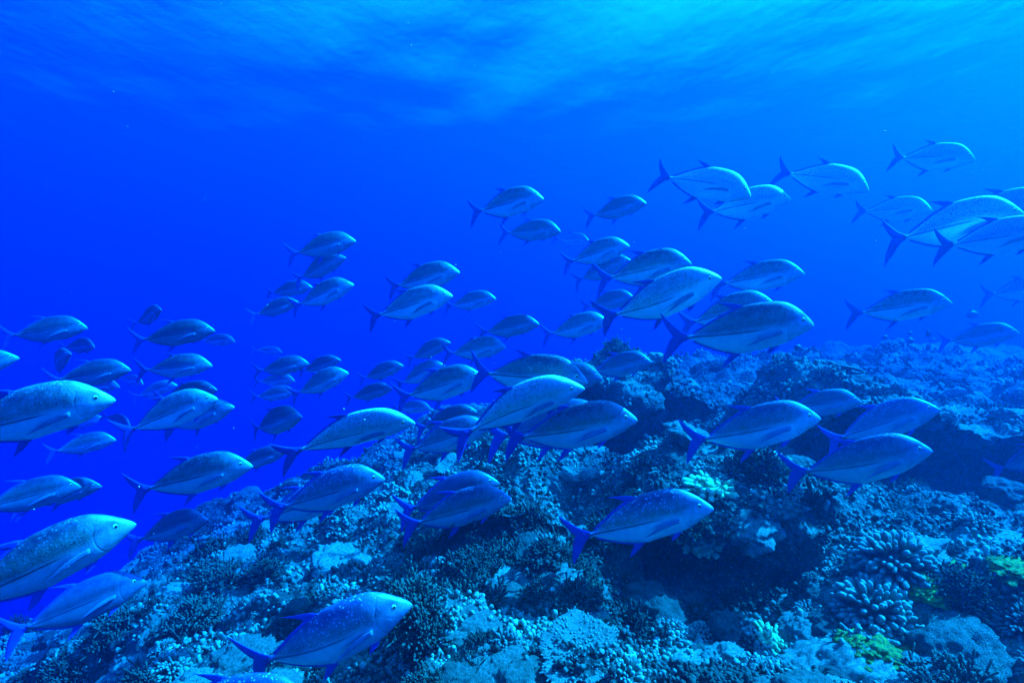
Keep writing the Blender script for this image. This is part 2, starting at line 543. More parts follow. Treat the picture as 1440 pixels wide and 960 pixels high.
def body_mesh(b):
    nx, nr = 56, 32
    xs = np.r_[np.linspace(-0.008, 0.9, 42), 1 - 0.1 * (1 - np.linspace(0, 1, 15)[1:]) ** 1.6]
    xs[-1] = 0.9992
    V, F = [], []
    for x in xs:
        zt, zb, w = z_up(x), z_lo(x), half_w(x)
        zm = zb + (zt - zb) * 0.50
        for j in range(nr):
            a = 2 * math.pi * j / nr
            c, s = math.cos(a), math.sin(a)
            yy = w * math.copysign(abs(c) ** (1.05 if s > 0 else 1.25), c)
            V.append((x, yy, zm + ((zt - zm) if s > 0 else (zm - zb)) * s))
    n = len(xs)
    for i in range(n - 1):
        for j in range(nr):
            k = (j + 1) % nr
            F.append((i * nr + j, i * nr + k, (i + 1) * nr + k, (i + 1) * nr + j))
    F.append(tuple(range(nr - 1, -1, -1)))
    F.append(tuple((n - 1) * nr + j for j in range(nr)))
    F = [tuple(reversed(f)) for f in F]
    me = mesh_from('body', bend(V, b), F, M_SKIN)
    bm = bmesh.new(); bm.from_mesh(me); bmesh.ops.recalc_face_normals(bm, faces=bm.faces); bm.to_mesh(me); bm.free()
    return me

def ruled(pieces, b, yfun=None, th=0.006):
    """thin solid fin(s): each piece = (leading edge, trailing edge) polylines from root to tip"""
    V, F = [], []
    n, m = 16, 5
    for lead, trail in pieces:
        A, B = curve(lead, n), curve(trail, n)
        base = len(V)
        for side in (1, -1):
            for i in range(n):
                for j in range(m):
                    u = j / (m - 1)
                    p = A[i] * (1 - u) + B[i] * u
                    t = th * (1.0 - 0.75 * i / (n - 1)) * (0.25 + 0.75 * math.sin(math.pi * min(1, 0.15 + 0.85 * (1 - u)))) * 0.5
                    y = 0.0 if yfun is None else yfun(p[0], p[1])
                    V.append((p[0], y + side * t, p[1]))
        N = n * m
        for i in range(n - 1):
            for j in range(m - 1):
                q = [i * m + j, i * m + j + 1, (i + 1) * m + j + 1, (i + 1) * m + j]
                F.append(tuple(base + k for k in q))
                F.append(tuple(base + N + k for k in reversed(q)))
        rim = [i * m for i in range(n)] + [(n - 1) * m + j for j in range(1, m)] + [i * m + m - 1 for i in range(n - 2, -1, -1)] + [j for j in range(m - 2, 0, -1)]
        for a, c in zip(rim, rim[1:] + rim[:1]):
            F.append((base + a, base + c, base + N + c, base + N + a))
    me = bpy.data.meshes.new('fin')
    return bend(V, b), F

def fin_mesh(name, pieces, b, mat, yfun=None, th=0.006):
    V, F = ruled(pieces, b, yfun, th)
    me = mesh_from(name, V, F, mat)
    bm = bmesh.new(); bm.from_mesh(me)
    bmesh.ops.remove_doubles(bm, verts=bm.verts, dist=1e-5)
    bmesh.ops.recalc_face_normals(bm, faces=bm.faces); bm.to_mesh(me); bm.free()
    me.polygons.foreach_set('use_smooth', np.ones(len(me.polygons), dtype=bool))
    return me

def profile_pts(f, x0, x1, off, n=8):
    return [(x, float(f(x)) + off) for x in np.linspace(x0, x1, n)]

DORSAL = [(trace([(750, 112), (700, 97), (620, 94), (505, 98)]), trace([(668, 156), (630, 138), (575, 116), (505, 98)])),
          (profile_pts(z_up, 0.42, 0.04, 0.020), profile_pts(z_up, 0.42, 0.04, -0.012))]
ANAL = [(trace([(782, 492), (745, 530), (690, 590), (622, 642)]), trace([(700, 492), (672, 535), (650, 580), (622, 642)])),
        (profile_pts(z_lo, 0.40, 0.04, -0.018), profile_pts(z_lo, 0.40, 0.04, 0.012))]
TAIL = [(trace([(335, 400), (255, 372), (160, 312), (66, 238)]), trace([(255, 445), (196, 430), (116, 340), (66, 238)])),
        (trace([(335, 434), (275, 482), (215, 580), (136, 700)]), trace([(255, 395), (190, 440), (142, 585), (136, 700)]))]
PELVIC = (trace([(1085, 405), (1040, 452), (985, 486)]), trace([(1015, 420), (1000, 452), (985, 486)]))
PECT = ([(0.725, 0.022), (0.64, 0.018), (0.53, -0.016), (0.41, -0.080)], [(0.718, -0.008), (0.65, -0.018), (0.54, -0.044), (0.41, -0.080)])

def ball(name, r, mat, flat, u=20, v=12):
    me = bpy.data.meshes.new(name)
    bm = bmesh.new(); bmesh.ops.create_uvsphere(bm, u_segments=u, v_segments=v, radius=r)
    for w in bm.verts: w.co.y *= flat
    bm.to_mesh(me); bm.free(); me.materials.append(mat)
    me.polygons.foreach_set('use_smooth', np.ones(len(me.polygons), dtype=bool))
    return me
ME_IRIS = ball('eye', 0.0185, M_IRIS, 0.40)
ME_PUPIL = ball('pupil', 0.0118, M_PUPIL, 0.42)
EYE = trace([(1230, 181)])[0]

def make_fish(b, flare):
    root = empty('trevally_fish')
    obj('body', body_mesh(b), root)
    obj('tail_fin', fin_mesh('tail_fin', TAIL, b, M_FIN, th=0.016), root)
    obj('dorsal_fin', fin_mesh('dorsal_fin', DORSAL, b, M_FIN), root)
    obj('anal_fin', fin_mesh('anal_fin', ANAL, b, M_FIN), root)
    for s in (1, -1):
        f = fin_mesh('pelvic_fin', [PELVIC], b, M_FIN, lambda x, z, s=s: s * (0.010 + 0.3 * max(0, -z - 0.13)))
        obj('pelvic_fin', f, root)
        f = fin_mesh('pectoral_fin', [PECT], b, M_PEC, lambda x, z, s=s: s * (float(half_w(x)) * (1 - min(1, abs(z - 0.0) / 0.17) ** 2 * 0.35) + 0.004 + flare * (0.725 - x)))
        obj('pectoral_fin', f, root)
        e = obj('eye', ME_IRIS, root)
        hb = 0.35 * b * (EYE[0] - 0.62) ** 2
        zc, hh = 0.5 * (z_up(EYE[0]) + z_lo(EYE[0])), 0.5 * (z_up(EYE[0]) - z_lo(EYE[0]))
        q = math.sqrt(max(0.05, 1 - ((EYE[1] - zc) / hh) ** 2))
        e.location = (EYE[0], s * (float(half_w(EYE[0])) * q - 0.0045) + hb, EYE[1])
        e.rotation_euler = (0, 0, s * math.radians(-18))
        p = obj('pupil', ME_PUPIL, e)
        p.location = (0.002, s * 0.0036, 0)
    return root

PROTO = {'s': make_fish(0.0, 0.06), 'l': make_fish(0.30, 0.10), 'r': make_fish(-0.30, 0.04), 'w': make_fish(0.12, 0.42), 'm': make_fish(0.16, 0.05), 'n': make_fish(-0.17, 0.12)}
_used = set()

def aim(sx, sy, tx, ty, yaw, L):
    """snout and tail root in space: seen at those pixels, L metres apart, head turned towards the camera by yaw"""
    r1, r2 = ray(sx, sy), ray(tx, ty)
    fwd = ray(720, 480)
    dd = L * math.sin(math.radians(yaw))
    def ends(d): return r1 * (d - dd / 2), r2 * (d + dd / 2)
    hi = 60.0
    lo = hi
    while lo > 1.0:
        P1, P2 = ends(lo)
        if (P1 - P2).length < L: break
        hi, lo = lo, lo * 0.98
    for _ in range(40):
        d = 0.5 * (lo + hi)
        P1, P2 = ends(d)
        if (P1 - P2).length > L: hi = d
        else: lo = d
    return P1, P2

def place_fish(kind, sx, sy, tx, ty, yaw, L, roll, label, tone=(0.9, 0.35, 0.0), group='school of trevally'):
    yaw += random.uniform(-7, 7) + 0.6 * math.degrees(math.atan((0.5 * (sx + tx) - 720) / FPX))      # most of the school passes side on
    for k_ in range(12):                     # swim clear of the reef: a smaller fish nearer by if the ground is in the way
        P1, P2 = aim(sx, sy, tx, ty, yaw, L)
        mid = 0.55 * P1 + 0.45 * P2
        pts = [P1, P2, mid, mid - Vector((0, 0, 0.20 * L)), P2 - Vector((0, 0, 0.24 * L)), P2 + Vector((0, 0, 0.15 * L))]
        clear = True
        for p in pts:
            h = REEF.ray_cast(Vector((0, 0, 0)), p.normalized())
            if h[0] is not None and h[3] < p.length + 0.08: clear = False
        if clear: break
        L *= 0.95
    f = (P1 - P2).normalized()
    if kind == 's': kind = random.choice('ssmn')
    roll += random.uniform(-4, 4)
    left = Vector((0, 0, 1)).cross(f).normalized()
    up = f.cross(left)
    q = Matrix.Rotation(math.radians(roll + 5), 3, f)
    left, up = q @ left, q @ up
    if kind in _used:
        o = copy_tree(PROTO[kind])
    else:
        o = PROTO[kind]; _used.add(kind)
    M = Matrix((f, left, up)).transposed().to_4x4() @ Matrix.Diagonal((L, L * random.uniform(0.92, 1.05), L * random.uniform(1.04, 1.15), 1))
    M.translation = P2
    o.matrix_world = M
    for ch in o.children:
        if ch.name.split('.')[0] == 'body':
            ch.color = (*tone, 1.0)
    tag(o, label, 'fish', group)
    return o

# tones: brightness (how lit each fish looks, put into its skin), pale speckles, blue cast of the back
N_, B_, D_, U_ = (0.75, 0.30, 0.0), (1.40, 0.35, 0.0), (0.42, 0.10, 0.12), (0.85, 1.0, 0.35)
# body variant, snout x y, tail root x y (photo pixels), yaw, length in metres, roll, tone, label
FISH = [
 # --- one side, far and middle
 ('s', 124, 462, 21, 471, 0, .62, 0, D_, 'dark trevally highest above the bright blunt-headed pair at the frame edge'),
 ('s', 28, 504, -92, 530, 0, .60, 8, N_, 'pale trevally with only its pointed head inside the frame edge'),
 ('r', 228, 436, 199, 453, 50, .60, 0, D_, 'tiny dim trevally seen nearly head on above a dark long-tailed one'),
 ('s', 303, 466, 204, 477, 0, .62, 0, D_, 'dark trevally with pale pectoral fin and forked tail beneath the dim head-on one'),
 ('s', 331, 481, 285, 478, 0, .60, 0, N_, 'very faint trevally just ahead of a dark trevally snout in open water'),
 ('r', 134, 489, 98, 487, 46, .60, 0, D_, 'small dim foreshortened trevally under the tail-to-snout dark one'),
 ('l', 99, 498, 70, 521, 46, .60, 0, D_, 'faintest dim trevally turned toward the viewer near two dark ones'),
 ('s', 185, 521, 84, 533, 0, .62, 0, D_, 'dark trevally directly above the largest bright head in mid water'),
 ('s', 299, 515, 207, 521, 0, .60, 0, N_, 'mid-grey trevally level in the water above two pale overlapping ones'),
 ('r', 202, 541, 174, 531, 44, .60, 0, B_, 'small pale trevally turned head on between darker neighbours'),
 ('s', 250, 542, 197, 555, 10, .60, 0, B_, 'small pale blurred trevally nosing under a mid-grey one'),
 ('s', 306, 549, 232, 560, 10, .62, 0, D_, 'dark trevally whose back shows just above a pale forked-tailed one'),
 ('s', 307, 561, 192, 599, 0, .62, 10, B_, 'pale trevally rising with long forked tail in front of two darker ones'),
 ('s', 330, 573, 240, 600, 10, .66, 0, N_, 'dim trevally half hidden behind the pale rising one'),
 ('s', 163, 563, -66, 612, 0, .66, 12, B_, 'largest bright silver trevally with detailed head and gill cover, cut by the frame'),
 ('s', 169, 545, 112, 542, 0, .60, 0, N_, 'pale trevally sliver peeking over the large bright silver head'),
 ('r', 184, 602, 156, 584, 41, .60, 0, D_, 'small dark foreshortened trevally diving behind a forked pale tail'),
 ('s', 164, 619, 82, 632, 0, .60, 0, N_, 'lone pale trevally beneath the large bright silver one'),
 ('s', 146, 588, 98, 600, 0, .60, 0, N_, 'faint trevally mostly hidden under the chin of the large silver one'),
 ('s', 356, 656, 211, 686, 0, .62, 6, N_, 'olive backed trevally with yellow eye above the hazy reef slope'),
 ('s', 115, 685, -20, 712, 0, .66, -6, D_, 'dark trevally with blue anal fin in front of a fainter twin'),
 ('s', 144, 684, 38, 704, 0, .62, 0, D_, 'faint trevally half covered by the dark one with blue anal fin'),
 ('s', 192, 737, -60, 850, 0, .66, 12, N_, 'big climbing trevally with speckled back and pale belly, tail cut off'),
 ('r', 294, 731, 207, 752, 26, .60, 0, D_, 'stocky dark trevally skimming the shaded reef slope'),
 ('s', 207, 819, 39, 881, -8, .60, -10, (0.5, .2, .5), 'deep blue trevally seen from above low over the rubble slope'),
 ('l', 580, 852, 376, 945, 0, .62, 10, U_, 'big blue speckled trevally with ringed eye lowest over the reef'),
 ('s', 440, 990, 220, 1002, 0, .62, 0, U_, 'blue speckled back of a trevally cut off by the bottom edge'),
 # --- middle, far
 ('s', 501, 340, 419, 355, 0, .60, 0, D_, 'highest of the loose cluster of dim trevally in open water'),
 ('s', 487, 363, 425, 389, 15, .60, 0, D_, 'short dim trevally angled upward just under the highest of its cluster'),
 ('s', 498, 401, 423, 427, 0, .60, 0, N_, 'trevally with pale pectoral streak and hanging forked tail in a dim cluster'),
 ('s', 440, 405, 383, 411, 0, .60, 0, D_, 'dim trevally passing behind the forked tail of the streaked one'),
 ('s', 421, 426, 362, 441, 0, .60, 0, D_, 'darkest and lowest trevally of the loose dim cluster'),
 ('s', 647, 384, 560, 401, 0, .60, 0, N_, 'grey trevally passing just above a brighter plump one'),
 ('s', 637, 417, 534, 443, 8, .60, 8, B_, 'plump bright trevally with yellow cheek below a grey companion'),
 ('s', 698, 421, 636, 429, 0, .60, 0, N_, 'small faint trevally following behind the plump bright one in open water'),
 ('s', 634, 482, 581, 502, 10, .60, 0, D_, 'small dark trevally tilted up ahead of a level silver-bellied one'),
 ('s', 712, 489, 637, 496, 0, .60, 0, N_, 'level trevally with silver belly trailing the small dark tilted one'),
 ('s', 397, 496, 361, 492, 0, .60, 0, N_, 'tiny ghostly trevally alone over a huddle of dim ones'),
 ('s', 435, 512, 368, 521, 0, .60, 0, D_, 'dark trevally at the top rear of the dim huddle'),
 ('s', 480, 507, 427, 521, 5, .60, 0, D_, 'narrow dark trevally between two dim huddle mates'),
 ('s', 491, 525, 421, 551, 0, .60, 4, N_, 'paler trevally leading the dim huddle with nose up'),
 ('s', 415, 536, 366, 536, 0, .60, 0, N_, 'dim trevally sandwiched in the middle of the huddle'),
 ('s', 416, 553, 362, 557, 0, .60, 0, N_, 'faint pale trevally at the bottom of the dim huddle'),
 ('w', 425, 587, 360, 602, 38, .60, 0, D_, 'thickset dark trevally with outstretched pectoral fin behind the brightest silver one'),
 ('s', 403, 636, 334, 654, 0, .64, 0, D_, 'dim trevally overlapped by an olive backed snout near the reef'),
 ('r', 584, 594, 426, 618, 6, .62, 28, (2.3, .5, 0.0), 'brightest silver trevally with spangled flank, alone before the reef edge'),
 ('s', 568, 515, 514, 530, 0, .60, 0, D_, 'small dim trevally above a darker forked-tailed one'),
 ('s', 553, 547, 496, 558, 0, .60, 0, D_, 'small dark trevally just above the spangled silver one'),
 ('s', 681, 531, 576, 555, 0, .62, 0, N_, 'dusky trevally with its head behind a wide blue tail'),
 ('s', 626, 514, 567, 537, 0, .60, 0, N_, 'faint trevally half covered by a dusky one'),
 ('s', 606, 575, 558, 573, 0, .60, 0, N_, 'small ghost of a trevally off the nose of the spangled silver one'),
 ('s', 826, 539, 686, 528, 4, .60, 4, N_, 'yellowish backed trevally swimming behind the brightly lit one at its side'),
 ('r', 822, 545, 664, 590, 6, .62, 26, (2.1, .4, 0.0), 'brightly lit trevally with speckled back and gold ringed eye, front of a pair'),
 ('s', 848, 534, 748, 536, 0, .66, -6, D_, 'dark trevally snout poking out beyond the bright pair'),
 ('s', 917, 510, 837, 521, 0, .58, 0, D_, 'dark trevally crossing in front of the tall coral outcrop'),
 ('s', 897, 592, 737, 618, 0, .62, 8, N_, 'grey green trevally with white ringed eye under the bright pair'),
 ('s', 858, 592, 712, 612, 0, .66, -4, (0.6, .2, .4), 'bluish trevally hidden behind the grey green one, tail and back showing'),
 ('s', 690, 601, 583, 630, 0, .62, 0, (0.75, .2, .2), 'hazy blue trevally low over the reef behind a bright tail'),
 ('s', 672, 580, 598, 600, 0, .62, 0, D_, 'faint trevally with its fin just over the hazy blue one'),
 ('s', 542, 674, 402, 711, 0, .62, 4, U_, 'blue sheened trevally over the pale rubble with a second tail behind it'),
 ('s', 505, 690, 372, 728, 0, .66, 0, U_, 'trevally almost covered by the blue sheened one, only its tail clear'),
 ('s', 703, 680, 583, 713, 0, .60, -8, (0.45, .1, .5), 'dark blue trevally tucked behind one with yellow eye over dark bushes'),
 ('s', 720, 702, 589, 734, 0, .62, 4, (0.75, .3, .1), 'grey trevally with electric blue fins in front of a dark blue twin'),
 ('s', 1004, 716, 830, 751, 2, .62, 8, (0.9, .8, .1), 'clearest trevally with white flecks and bright blue fins over the dark hollow'),
 # --- middle, upper
 ('s', 765, 281, 677, 296, 0, .60, 4, N_, 'trevally with lit forehead highest in the middle of the open water'),
 ('s', 789, 327, 716, 327, 0, .60, -4, D_, 'dark backed trevally level beneath the lit-forehead one'),
 ('s', 910, 287, 837, 302, 0, .60, 0, D_, 'lone dark trevally with a thin bright forehead edge in open water'),
 ('s', 829, 341, 786, 336, 15, .60, 0, B_, 'small pale trevally wedged off the nose of a dark backed one'),
 ('s', 886, 347, 806, 366, 0, .60, 4, N_, 'slim pale trevally above a crowd of overlapping ones'),
 ('s', 888, 367, 819, 391, 0, .62, -4, D_, 'dark trevally wedged between a slim pale one and a larger grey one'),
 ('s', 973, 372, 860, 390, 0, .60, 4, N_, 'large grey trevally directly above the bright speckled climber'),
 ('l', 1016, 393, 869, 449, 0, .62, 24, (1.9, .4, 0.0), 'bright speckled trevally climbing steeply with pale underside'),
 ('s', 893, 420, 829, 430, 0, .62, 0, D_, 'dim trevally behind the belly of the bright speckled climber'),
 ('s', 759, 457, 685, 466, 5, .60, 0, D_, 'dark trevally with pale rimmed face trailing the climber from far back'),
 ('s', 856, 453, 777, 468, 0, .60, 0, N_, 'trevally under the climber tail, dull grey over the outcrop'),
 # --- the upper open water on the other side
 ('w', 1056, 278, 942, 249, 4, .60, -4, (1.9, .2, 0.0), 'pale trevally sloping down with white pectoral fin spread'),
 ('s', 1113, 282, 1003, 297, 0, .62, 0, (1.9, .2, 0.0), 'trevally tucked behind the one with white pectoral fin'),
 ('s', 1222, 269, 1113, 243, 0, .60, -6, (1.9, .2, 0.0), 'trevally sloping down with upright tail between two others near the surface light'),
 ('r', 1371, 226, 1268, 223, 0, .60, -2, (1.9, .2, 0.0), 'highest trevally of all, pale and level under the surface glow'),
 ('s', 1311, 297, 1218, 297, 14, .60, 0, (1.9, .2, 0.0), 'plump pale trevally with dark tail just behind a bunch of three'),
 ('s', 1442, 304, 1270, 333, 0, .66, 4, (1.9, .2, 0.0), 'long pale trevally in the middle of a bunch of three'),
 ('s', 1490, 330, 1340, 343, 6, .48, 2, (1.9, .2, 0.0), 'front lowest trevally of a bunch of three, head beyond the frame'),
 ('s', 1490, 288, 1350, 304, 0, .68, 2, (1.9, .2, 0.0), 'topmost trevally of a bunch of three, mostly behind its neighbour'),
 ('s', 1132, 386, 1020, 398, 0, .64, 0, N_, 'grey trevally whose tail passes behind the steep climber snout'),
 ('s', 1090, 428, 977, 452, 0, .66, 0, N_, 'trevally covered by the large level one, back and tail showing'),
 ('l', 1146, 459, 971, 479, 0, .62, 6, (0.85, .15, 0.0), 'large level trevally with dark sanded back above the reef crest'),
 ('s', 1340, 428, 1213, 439, 0, .62, 2, N_, 'lone grey trevally with raised tail over the reef crest gap'),
 ('s', 1492, 404, 1397, 413, 0, .60, 0, N_, 'trevally entering the frame edge tail only, beyond the lone grey one'),
 ('s', 1435, 470, 1337, 478, 0, .60, -6, D_, 'dark trevally grazing along the top of the reef crest'),
 ('s', 1155, 590, 994, 620, 2, .62, 6, (0.85, .25, .1), 'streaky backed trevally with a dark shadowy one ahead of it'),
 ('s', 1212, 566, 1112, 574, 0, .62, -6, D_, 'dark shadowy trevally between two bigger ones low over the reef'),
 ('s', 1323, 577, 1183, 612, 0, .62, 2, U_, 'bluish trevally just above and behind the largest blue tailed one'),
 ('l', 1313, 636, 1138, 670, 0, .62, 6, (0.75, .6, .2), 'large speckled trevally with widest blue forked tail over the shaded ledge'),
 ('s', 1530, 632, 1410, 655, 0, .62, -6, (0.5, .1, .4), 'dark blue forked tail of a trevally leaving the frame over the ledge'),
]
for k, sx, sy, tx, ty, yaw, L, roll, tone, label in FISH:
    place_fish(k, sx, sy, tx, ty, yaw, L, roll, label, tone)

# small dark reef fish over the crest
M_SMALL = mat_simple('small_fish_skin', (0.03, 0.04, 0.07), 0.5, 0.4)
def small_fish():
    n, m = 14, 10
    V, F = [], []
    for i in range(n):
        x = i / (n - 1)
        h = 0.30 * math.sin(math.pi * min(1, 0.06 + 0.94 * x) ** 0.8) ** 0.8 + 0.02
        w = 0.10 * math.sin(math.pi * (0.05 + 0.92 * x)) + 0.006
        for j in range(m):
            a = 2 * math.pi * j / m
            V.append((x, w * math.cos(a), h * math.sin(a)))
    for i in range(n - 1):
        for j in range(m):
            k = (j + 1) % m
            F.append((i * m + j, (i + 1) * m + j, (i + 1) * m + k, i * m + k))
    F += [tuple(range(m)), tuple(reversed(range((n - 1) * m, n * m)))]
    root = empty('damselfish')
    obj('body', mesh_from('damselfish_body', V, F, M_SMALL), root)
    t = [([(0.06, 0.03), (-0.12, 0.16), (-0.34, 0.26)], [(0.02, 0.0), (-0.14, 0.04), (-0.34, 0.26)]),
         ([(0.06, -0.03), (-0.12, -0.16), (-0.34, -0.26)], [(0.02, 0.0), (-0.14, -0.04), (-0.34, -0.26)])]
    obj('tail_fin', fin_mesh('damselfish_tail', t, 0, M_SMALL, th=0.03), root)
    d = [([(0.75, 0.26), (0.45, 0.42), (0.12, 0.30)], [(0.7, 0.2), (0.42, 0.24), (0.12, 0.30)])]
    obj('dorsal_fin', fin_mesh('damselfish_dorsal', d, 0, M_SMALL, th=0.03), root)
    return root
SF = small_fish()
tiny = [(1130, 492, 1117, 487, 6.0), (1137, 507, 1129, 505, 7.5), (1250, 474, 1240, 475, 8.0), (1288, 480, 1274, 479, 8.0), (1304, 463, 1306, 474, 7.0), (1303, 494, 1308, 483, 7.0),
        (1378, 442, 1360, 443, 8.0), (1271, 492, 1265, 491, 8.5), (1284, 467, 1276, 470, 8.5), (1317, 478, 1309, 478, 8.5), (1145, 516, 1139, 515, 8.0)]
for i, (sx, sy, tx, ty, d) in enumerate(tiny):
    o = SF if i == 0 else copy_tree(SF)
    P1, P2 = ray(sx, sy) * d, ray(tx, ty) * d
    f = (P1 - P2); L = f.length; f.normalize()
    left = Vector((0, 0, 1)).cross(f).normalized(); up = f.cross(left)
    M = Matrix((f, left, up)).transposed().to_4x4() @ Matrix.Scale(L, 4); M.translation = P2
    o.matrix_world = M
    if sx < 1200: tag(o, 'tiny dark reef fish under the large level trevally with sanded back', 'reef fish', 'small fish under the large trevally')
    else: tag(o, 'tiny dark reef fish hovering in open water over the reef crest', 'reef fish', 'small fish over the crest')

# ------------------------------------------------------------------ corals: a few colonies of each kind, then copies
M_PALE = mat_coral('pale_soft_coral', (0.120, 0.165, 0.102), (0.360, 0.440, 0.272), (0.500, 0.580, 0.360), 1.6, 0.9, 60.0)
M_KNOB = mat_coral('knobby_coral_skin', (0.028, 0.040, 0.022), (0.085, 0.105, 0.061), (0.280, 0.340, 0.211), 1.0, 0.5, 70.0)
M_BUSH = mat_coral('bushy_growth', (0.018, 0.030, 0.015), (0.040, 0.060, 0.029), (0.070, 0.100, 0.048), 1.0, 0.4, 60.0)
M_MOUND = mat_coral('mound_coral_skin', (0.060, 0.085, 0.048), (0.150, 0.190, 0.112), (0.300, 0.340, 0.231), 0.8, 1.0, 38.0)
M_PLATE = mat_coral('plate_coral_skin', (0.120, 0.170, 0.102), (0.220, 0.290, 0.177), (0.420, 0.500, 0.313), 1.0, 0.6, 60.0)
M_GREEN = mat_coral('green_leaf_coral_skin', (0.160, 0.300, 0.088), (0.380, 0.580, 0.204), (0.550, 0.740, 0.286), 1.0, 0.5, 50.0)
M_YELLOW = mat_coral('yellow_coral_skin', (0.07, 0.10, 0.012), (0.32, 0.38, 0.020), (0.60, 0.64, 0.04), 1.0, 0.5, 50.0)
M_COVER = mat_cover()

def set_tip(me, tip):
    a = me.attributes.new('tip', 'FLOAT', 'POINT')
    a.data.foreach_set('value', np.asarray(tip, dtype=np.float32))

def ico(sub):
    bm = bmesh.new(); bmesh.ops.create_icosphere(bm, subdivisions=sub, radius=1.0)
    V = np.array([v.co[:] for v in bm.verts]); F = np.array([[v.index for v in f.verts] for f in bm.faces]); bm.free()
    return V, F
ICO = {k: ico(k) for k in (1, 2, 3, 4, 5)}

def frames(D):
    """two vectors square to each direction"""
    D = D / np.linalg.norm(D, axis=1, keepdims=True)
    a = np.where(np.abs(D[:, 2:3]) < 0.9, np.array([[0, 0, 1.0]]), np.array([[1.0, 0, 0]]))
    U = np.cross(D, a); U /= np.linalg.norm(U, axis=1, keepdims=True)
    return D, U, np.cross(D, U)

def branches(P0, P1, r0, r1, seg=6, knob=1.0, tip_from=0.55, jit=0.2):
    """many tapered rounded stubs from P0 to P1 as one mesh; returns V, F (quads), tip"""
    n = len(P0)
    D, U, W = frames(P1 - P0)
    L = np.linalg.norm(P1 - P0, axis=1)
    ts = np.array([0.0, 0.45, 0.8, 0.94, 1.0]); rs = np.array([1.0, 1.0, 1.0 * knob, 0.72 * knob, 0.12])
    an = np.arange(seg) * 2 * math.pi / seg
    V = np.zeros((n, len(ts), seg, 3)); T = np.zeros((n, len(ts), seg))
    for i, (t, q) in enumerate(zip(ts, rs)):
        r = (r0 * (1 - t) + r1 * t) * q
        jt = 1 + jit * rng.standard_normal((n, seg))
        c = P0 + D * (L * t)[:, None]
        V[:, i] = c[:, None] + (U[:, None] * np.cos(an)[None, :, None] + W[:, None] * np.sin(an)[None, :, None]) * (r[:, None] * jt)[..., None]
        T[:, i] = max(0.0, (t - tip_from) / (1 - tip_from)) ** 1.2
    k = len(ts)
    idx = np.arange(n * k * seg).reshape(n, k, seg)
    nx = np.roll(idx, -1, axis=2)
    F = np.stack([idx[:, :-1], nx[:, :-1], nx[:, 1:], idx[:, 1:]], -1).reshape(-1, 4)
    cap = idx[:, -1, :]
    if seg == 6:
        F = np.concatenate([F, cap[:, [0, 1, 2, 3]], cap[:, [0, 3, 4, 5]]])
    elif seg == 10:
        F = np.concatenate([F, cap[:, [0, 1, 2, 3]], cap[:, [0, 3, 4, 5]], cap[:, [0, 5, 6, 7]], cap[:, [0, 7, 8, 9]]])
    elif seg == 4:
        F = np.concatenate([F, cap])
    return V.reshape(-1, 3), F, T.reshape(-1)

def hemi(n, zmin=-0.1, jitter=0.15):
    i = np.arange(n) + 0.5
    z = zmin + (1 - zmin) * i / n
    ph = i * 2.399963
    r = np.sqrt(np.clip(1 - z * z, 0, 1))
    D = np.stack([r * np.cos(ph), r * np.sin(ph), z], -1) + jitter * rng.standard_normal((n, 3))
    return D / np.linalg.norm(D, axis=1, keepdims=True)

def knobby(n=110, flat=0.75, thick=0.075, mat=None, rag=0.22):
    D = hemi(n)
    S_ = np.array([1, 1, flat])
    P1 = D * S_ * (0.85 - rag + 0.22 + rag * rng.random((n, 1)))
    P0 = D * S_ * 0.35
    V, F, T = branches(P0, P1, np.full(n, thick * 0.8), thick * (0.75 + 0.6 * rng.random(n)), 10, 1.15, jit=0.09)
    bv, bf = ICO[2]
    bV = bv * S_ * 0.62
    me_v = np.concatenate([V, bV])
    F = [tuple(f) for f in F.tolist()] + [tuple(f) for f in (bf + len(V)).tolist()]
    me = mesh_from('knobby_coral', me_v, F, mat or M_KNOB)
    set_tip(me, np.r_[T, np.zeros(len(bV))])
    return me

def bushy(n=46, m=9):
    D = hemi(n, 0.05, 0.25)
    P0 = D * 0.05; P1 = D * (0.45 + 0.45 * rng.random((n, 1)) ** 1.5)
    V1, F1, T1 = branches(P0, P1, np.full(n, 0.028), np.full(n, 0.016), 4, 1.0, 0.8)
    st = np.repeat(np.arange(n), m)
    t = 0.35 + 0.65 * rng.random(len(st))
    Q0 = P0[st] + (P1 - P0)[st] * t[:, None]
    Q1 = Q0 + (D[st] * 0.5 + 0.75 * rng.standard_normal((len(st), 3)) + [0, 0, 0.3]) * (0.11 * (0.5 + rng.random((len(st), 1))))
    V2, F2, T2 = branches(Q0, Q1, np.full(len(st), 0.013), 0.014 + 0.018 * rng.random(len(st)), 4, 1.3, 0.5)
    me = mesh_from('bushy_coral', np.concatenate([V1, V2]), np.concatenate([F1, F2 + len(V1)]), M_BUSH)
    set_tip(me, np.r_[T1 * 0.3, T2])
    return me

def lumpy(name, mat, sub, amp, freq, amp2, freq2, flat, seed, tipk=0.5):
    V, F = ICO[sub]
    o = seed * 13.7
    w, rv = worley(V[:, 0] * freq + o, V[:, 1] * freq, V[:, 2] * freq, seed=seed)
    w2, rv2 = worley(V[:, 0] * freq2 + o, V[:, 1] * freq2, V[:, 2] * freq2, seed=seed + 7)
    r = 1 + 0.22 * fbm(V[:, 0] * 1.3 + o, V[:, 1] * 1.3, V[:, 2] * 1.3, oct=2, seed=seed)
    r = r + amp * (0.6 - w) * (0.5 + rv) + amp2 * (0.6 - w2) * (0.5 + rv2)
    P = V * r[:, None] * np.array([1, 1, flat])
    me = mesh_from(name, P, F, mat)
    set_tip(me, np.clip((0.35 - w2) / 0.35, 0, 1) * tipk)
    return me

